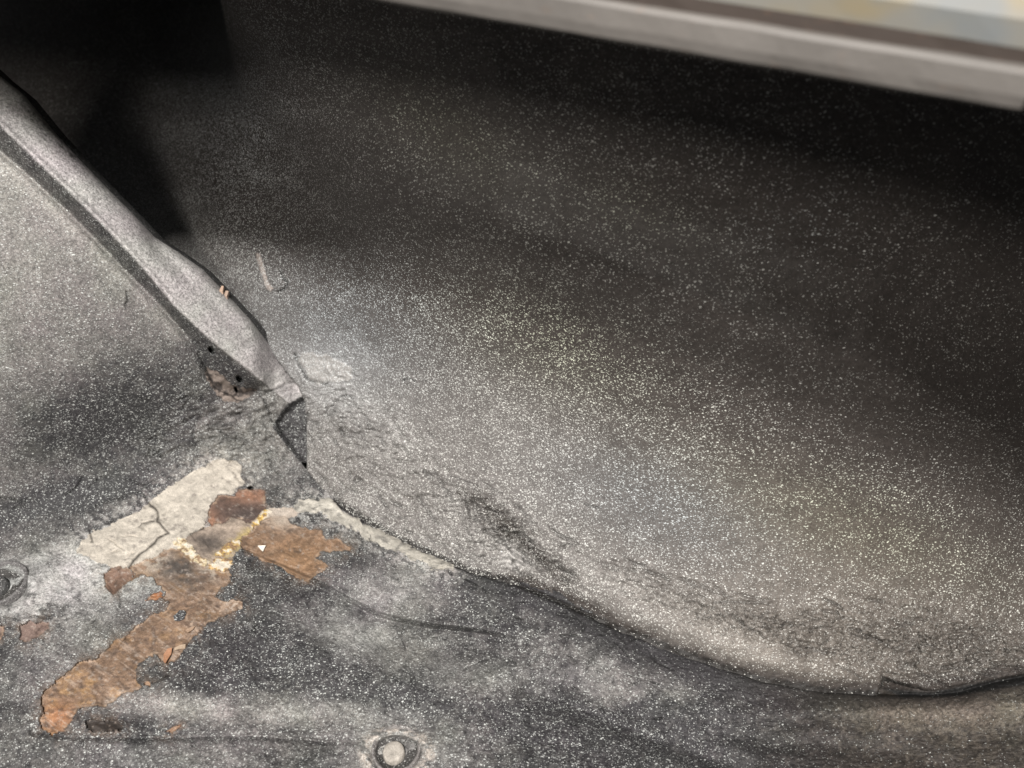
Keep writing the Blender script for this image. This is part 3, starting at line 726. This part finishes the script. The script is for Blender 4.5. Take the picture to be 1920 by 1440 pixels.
# grey coat with the lip's shade painted in: dark above the band, pale below
line = (PY - (440 + (PX - 600) * 0.385))          # shade is painted in above this line, grey coat below
cov_shade = 0.36 * sm(-10, 280, line) + 0.01
cov_shade = cov_shade + 0.12 * blob(PX, PY, 760, 240, 260, 180, 30) + .05 * blob(PX, PY, 1100, 330, 420, 150, 20)  # lit upper part of the panel painted paler
cov_shade = cov_shade + 0.10 * (med - .5) * sm(0, 200, line) + 0.05 * (big - .5)
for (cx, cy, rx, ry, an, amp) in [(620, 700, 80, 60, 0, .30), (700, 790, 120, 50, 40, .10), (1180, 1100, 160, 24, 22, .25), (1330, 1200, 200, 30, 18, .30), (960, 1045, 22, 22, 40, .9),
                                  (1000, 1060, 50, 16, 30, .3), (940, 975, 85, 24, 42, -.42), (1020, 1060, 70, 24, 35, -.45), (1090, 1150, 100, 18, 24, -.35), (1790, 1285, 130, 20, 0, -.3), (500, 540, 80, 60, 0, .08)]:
    cov_shade = cov_shade + amp * blob(PX, PY, cx, cy, rx, ry, an) * (0.5 + 1.0 * (med - .1))
cov_shade = cov_shade - 0.45 * sm(38, 6, sd + 16 * (fbm(PX / 18, PY / 14, 425, 3) - .5)) * sm(880, 1000, PX)
cov_shade = cov_shade + .26 * (fbm(PX / 10, PY / 8, 421, 4, .6) - .5) * np.clip(wzone + .25, 0, 1.2) - .25 * sm(.55, .4, wr) * np.clip(wzone, 0, 1)
cov_shade = cov_shade * (1 - .34 * sm(900, 1300, PX) - .30 * sm(1350, 1850, PX) * sm(880, 980, PY))  # light falling off to the right, painted as a darker coat
cov_shade = np.clip(cov_shade, 0.0, 1)
green = blob(PX, PY, 1050, 640, 230, 90, 22) + blob(PX, PY, 1620, 980, 300, 90, 18) + .8 * blob(PX, PY, 850, 250, 200, 70, 35) + .8 * blob(PX, PY, 1200, 390, 120, 50, 20)  # coloured reflections painted in as green and blue tints
blue = blob(PX, PY, 650, 600, 200, 160, 0) + blob(PX, PY, 1250, 950, 200, 90, 20) + .8 * blob(PX, PY, 420, 200, 170, 200, 0) + .6 * blob(PX, PY, 1500, 420, 120, 70, 0)
green = np.clip(green, 0, 1)[..., None]; blue = np.clip(blue, 0, 1)[..., None]
warmr = sm(900, 1700, PX)[..., None]
pale = np.array([0.375, 0.36, 0.348]) + warmr * np.array([.015, -.012, -.05]) + green * np.array([0.008, 0.006, -0.034]) + blue * np.array([-0.03, -0.005, 0.02])
col = col * (1 - cov_shade[..., None]) + pale * cov_shade[..., None]
col = mixc(col, (0.010, 0.010, 0.010), np.clip(np.exp(-ck ** 2) * .85 + sm(3, -5, gd) * .8, 0, 1))
col = mixc(col, (0.40, 0.35, 0.32), sm(1, -1, dr) * .9)
col = mixc(col, (0.44, 0.42, 0.40), sm(1, -1, pd_) * .5)
col = mixc(col, (0.02, 0.02, 0.021), ST * .45)
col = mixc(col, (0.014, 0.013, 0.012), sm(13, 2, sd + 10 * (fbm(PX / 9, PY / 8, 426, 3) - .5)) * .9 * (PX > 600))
fleck = 0.45 + 0.26 * sm(-60, 220, line) - .10 * blob(PX, PY, 1300, 640, 420, 90, 20) + 0.35 * (med - .5) + 0.14 * blob(PX, PY, 1000, 600, 250, 120, 20) + .35 * blob(PX, PY, 420, 250, 200, 260, 0)
fleck = fleck * (1 - .22 * sm(1000, 1500, PX) * sm(0, 200, line))
fleck = fleck * (1 - .6 * sm(30, 6, sd) * sm(880, 1000, PX))
fleck = fleck - 0.10 * sm(1150, 1800, PX) * sm(150, -150, line)
ftint = np.zeros(col.shape) + np.array([0.74, 0.74, 0.70]) + green * np.array([0.0, 0.03, -0.08]) + blue * np.array([-0.05, 0.0, 0.06])
F = grid_faces(nr, nc)
F = F[(P2.reshape(-1, 3)[F, 2] < 0.487).all(1)]
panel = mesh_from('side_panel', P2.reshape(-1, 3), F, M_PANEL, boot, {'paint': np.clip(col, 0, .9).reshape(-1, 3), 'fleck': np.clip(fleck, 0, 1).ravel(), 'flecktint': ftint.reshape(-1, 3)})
panel['label'] = 'curved black speckled side panel'

# ------------------------------------------------------------------ opening rail at the top right, built in the car frame
def rail_mat(name, base, rough, dirt, dirtc, scale=60, spec=.4):
    s = NT(name)
    n = s.noise(scale, 5, 0.6, vec=s.mapping(rot=(0, 0, 0.38), scale=(1, 3, 3)), dist=.5)
    c = s.mix(s.mapr(n, dirt, dirt + .16, 0, .85), base, dirtc)
    n2 = s.noise(18, 3, 0.5)
    c = s.mix(s.mapr(n2, .35, .7, 0, .5), c, tuple(x * .72 for x in base[:3]) + (1,))
    s.put(s.b.inputs['Base Color'], c); s.b.inputs['Roughness'].default_value = rough
    s.b.inputs['Specular IOR Level'].default_value = spec
    s.put(s.b.inputs['Normal'], s.bump(s.noise(300, 4, .6), .0005, .5))
    return s.m
M_FLANGE = rail_mat('grey_primed_lip', (0.132, 0.122, 0.112, 1), .6, .60, (0.20, .13, .09, 1))
M_CHANNEL = rail_mat('rusty_channel', (0.032, .023, .018, 1), .8, .58, (0.09, .05, .03, 1), 90)
M_OUTER = NT('weathered_outer_paint')
s = M_OUTER
c = s.mix(s.mapr(s.noise(14, 3, .5, vec=s.mapping(scale=(1, 2.5, 2))), .42, .62), (0.135, 0.132, 0.118, 1), (0.165, .135, .078, 1))
c = s.mix(s.mapr(s.noise(22, 3, .5, vec=s.mapping(loc=(4, 1, 0))), .52, .66, 0, .7), c, (0.105, .120, .13, 1))
c = s.mix(s.mapr(s.noise(70, 4, .6), .64, .74, 0, .8), c, (0.20, .12, .07, 1))
s.put(s.b.inputs['Base Color'], c); s.b.inputs['Roughness'].default_value = .6
M_OUTER = s.m

def on_b(px, py, b):
    dx, dy, dz = rays(px, py); db = dx * BX[0] + dy * BX[1]; t = b / db
    return (dx * AX[0] + dy * AX[1]) * t, CAM[2] + dz * t
def sweep(name, prof, a0, a1, n, mat, zline, wob=0.0, seed=0, close_end=True):
    """prof: list of (b, dz) swept along the rail; zline(a) is the height of its lower edge"""
    A = np.linspace(a0, a1, n); rows = []
    for j, (b, dz) in enumerate(prof):
        o = wob * (fbm(A * 60 + j * 3, A * 0 + seed, seed, 3) - .5)
        rows.append(np.stack([AX[0] * A + BX[0] * (b + o), AX[1] * A + BX[1] * (b + o), zline(A) + dz + o * .5], -1))
    R = np.stack(rows); Fq = grid_faces(len(prof), n)
    Vv = R.reshape(-1, 3); return mesh_from(name, Vv, Fq, mat, None, None, smooth=False)
B_L = 0.300
aL0, zL0 = on_b(690.0, -2.0, B_L); aL1, zL1 = on_b(1914.0, 209.0, B_L)
zl = lambda A: zL0 + (A - aL0) / (aL1 - aL0) * (zL1 - zL0)
aS = aL0 - 1.1
lip = sweep('drip_rail', [(B_L + .0035, .0015), (B_L + .0018, -.0006), (B_L, .001), (B_L - .0005, .005), (B_L, .0115), (B_L + .001, .0128), (B_L + .0045, .0128), (B_L + .0045, .01), (B_L + .0035, .0015)], aS, aL1, 260, M_FLANGE, zl, .0007, 3)
lip.parent = boot; lip['label'] = 'pale grey lip of the boot opening'
chn = sweep('rain_channel', [(B_L + .0045, .0125), (B_L + .006, .009), (B_L + .010, .009), (B_L + .011, .012), (B_L + .012, .0158)], aS, aL1, 200, M_CHANNEL, zl, .0012, 5); chn.parent = lip
outer = sweep('outer_skin', [(B_L + .012, .0158), (B_L + .013, .024), (B_L + .020, .034), (B_L + .06, .045), (B_L + .14, .045), (B_L + .30, .034), (B_L + .70, .03), (B_L + .80, .0), (B_L + .82, -.3)], aS, aL1 + .6, 160, M_OUTER, zl, .0006, 8)
rear = sweep('drip_rail', [(B_L + .0035, .0015), (B_L, .001), (B_L, .0225), (B_L + .0045, .0245), (B_L + .02, .030)], aL1 + .003, aL1 + .6, 60, M_FLANGE, zl, .0004, 4); rear.parent = boot  # unseen run of rail past the lip end, added to cut light
outer.parent = boot; outer['label'] = 'bright weathered outer wing edge'

# ------------------------------------------------------------------ loose things lying on the floor
def plain(name, c, rough=.7, bumpd=.0003, lo=.75, hi=1.2):
    s = NT(name)
    n = s.mapr(s.noise(700, 4, .65), .3, .7, lo, hi, 'LINEAR')
    gc = s.t.nodes.new('ShaderNodeCombineColor')
    for i in range(3): s.t.links.new(n, gc.inputs[i])
    s.put(s.b.inputs['Base Color'], s.mix(1.0, c + (1,), gc.outputs[0], 'MULTIPLY'))
    s.b.inputs['Roughness'].default_value = rough
    s.put(s.b.inputs['Normal'], s.bump(s.noise(900, 4, .6), bumpd, .7))
    return s.m
near = P.reshape(-1, 3); ppx = PXN.ravel(); ppy = PYN.ravel()
def at(x, y):
    i = np.argmin((ppx - x) ** 2 + (ppy - y) ** 2); return near[i]
def chip(outline, lift, thick, mat, label, group=None, curl=0.0, cat='paint chip', attrs=None, name='paint_chip'):
    """a loose flake: outline in photo pixels dropped on the floor, with its own thickness and curl"""
    c0 = at(sum(p[0] for p in outline) / len(outline), sum(p[1] for p in outline) / len(outline))
    ring = [at(*p) for p in outline]; n = len(ring)
    C0 = np.mean(ring, 0); vs = []; fs = []
    for lev in (0, 1):
        for rr in (1.0, 0.6):
            for q in ring:
                o = (q - C0) * rr; z = C0[2] + lift + (thick if lev else 0) + curl * (np.linalg.norm(o) / 0.005) ** 2
                vs.append((o[0], o[1], z - C0[2]))
        vs.append((0, 0, lift + (thick if lev else 0)))
    S = 2 * n + 1
    for lev in (0, 1):
        b = lev * S
        for i in range(n):
            j = (i + 1) % n
            q = (b + i, b + j, b + n + j, b + n + i); tr = (b + n + i, b + n + j, b + 2 * n)
            fs += [q, tr] if lev else [q[::-1], tr[::-1]]
    for i in range(n):
        j = (i + 1) % n; fs.append((i, j, S + j, S + i))
    me = bpy.data.meshes.new(name); me.from_pydata([tuple(map(float, v_)) for v_ in vs], [], fs); me.update(); me.materials.append(mat)
    if attrs:
        for an, av in attrs.items():
            if isinstance(av, tuple):
                t_ = me.attributes.new(an, 'FLOAT_COLOR', 'POINT'); t_.data.foreach_set('color', list(av + (1.0,)) * len(me.vertices))
            else:
                t_ = me.attributes.new(an, 'FLOAT', 'POINT'); t_.data.foreach_set('value', [av] * len(me.vertices))
    o = bpy.data.objects.new(name, me); COL.objects.link(o); o.location = [float(q) for q in C0]
    o['label'] = label; o['category'] = cat
    if group: o['group'] = group
    return o
PA = {'paint': (.05, .05, .052), 'fleck': .7, 'flecktint': (.6, .62, .62)}
GRP = 'loose paint chips on the boot floor'
chip(Z3((1182,432),(1217,428),(1205,452),(1194,446)), .0012, .0007, plain('white_paint', (.78, .74, .66)), 'small white triangular paint chip on the tan rust patch', GRP, .0004)
chip(Z3((795,755),(812,740),(825,725),(846,726),(850,735),(842,760),(820,770),(800,768)), .0008, .0009, M_PAINT, 'dark speckled paint chip lying in the middle of the brown rust strip', GRP, .0002, attrs=PA)
chip(Z3((850,815),(870,800),(895,797),(885,810),(862,825)), .0010, .0006, plain('tan_flake', (.33, .23, .16)), 'slim tan flake on the lower right edge of the rust strip', GRP, .0004)
chip(Z3((748,958),(755,930),(775,905),(790,898),(785,925),(768,955),(758,966)), .0012, .0007, plain('orange_flake', (.33, .17, .095)), 'orange rust flake standing at the notch of the rust strip', GRP, .0006)
chip(Z3((800,898),(830,885),(850,880),(848,892),(820,902),(802,906)), .0010, .0006, plain('pale_flake', (.38, .29, .21)), 'pale slim flake right of the orange rust flake', GRP, .0004)
chip([(410, 545), (420, 541), (426, 549), (419, 553)], .001, .003, plain('tan_crumb', (.50, .36, .27), .8), 'upper tan crumb caught on the crest of the wheel arch', GRP, .0, 'crumb', name='crumb')
chip([(419, 552), (428, 549), (434, 558), (427, 562)], .001, .003, plain('tan_crumb_pale', (.44, .33, .26), .8), 'lower tan crumb caught on the crest of the wheel arch', GRP, .0, 'crumb', name='crumb')

def plug(px, py, rx, label, seatc, seed, pale=True):
    """round body plug: rolled rim, recessed web and raised centre button"""
    c = at(px, py); e = np.array(unproj_z(px + rx, py)) - np.array(unproj_z(px, py)); R0 = float(np.hypot(*e))
    root = bpy.data.objects.new('drain_plug', None); COL.objects.link(root); root.location = (float(c[0]), float(c[1]), float(c[2]))
    root['label'] = label; root['category'] = 'plug'; root['group'] = 'plugs set in the boot floor'
    def lathe(name, prof, mat, attrs, ox=0.0, oy=0.0, n=64):
        th = np.linspace(0, 2 * np.pi, n, endpoint=False); Vv = []
        for j, (r_, z_) in enumerate(prof):
            wb = 1 + .05 * (fbm(np.cos(th) * 2 + 5 + seed, np.sin(th) * 2 + 5, 7 + seed, 3) - .5)
            Vv.append(np.stack([np.cos(th) * r_ * wb * R0 + ox * R0, np.sin(th) * r_ * wb * R0 + oy * R0, np.full(n, z_)], -1))
        Vv = np.concatenate(Vv); ff = []
        for j in range(len(prof) - 1):
            for i in range(n):
                k2 = (i + 1) % n; ff.append((j * n + i, j * n + k2, (j + 1) * n + k2, (j + 1) * n + i))
        m = len(Vv); at_ = {'paint': np.tile(np.array([attrs[0]]), (m, 1)), 'fleck': np.full(m, attrs[1]), 'flecktint': np.tile(np.array([[.62, .62, .6]]), (m, 1))}
        o = mesh_from(name, Vv, np.array(ff)[:, ::-1], mat, None, at_); o.parent = root; return o
    lathe('rim', [(1.0, -.002), (.995, .0056), (.95, .0072), (.88, .0066), (.82, .0040)], M_PAINT, (seatc, .5))
    lathe('web', [(.82, .0040), (.72, .0012), (.50, .0008), (.40, .0006)], M_PAINT, ((.05, .048, .046), .55))
    lathe('button', [(.44, .0004), (.425, .0050), (.37, .0062), (.20, .0060), (.001, .0054)], M_PRIMER if pale else M_PAINT, ((.40, .37, .33) if pale else (.07, .07, .07), .5), -.10, -.10)
    return root
plug(PL1[0], PL1[1], PL1[2], 'round plug with pale centre button at the bottom middle of the floor', (.16, .15, .145), 1)
plug(PL2[0], PL2[1], PL2[2], 'grey speckled plug at the left edge of the floor', (.13, .125, .125), 2, False)
bpy.context.view_layer.update()
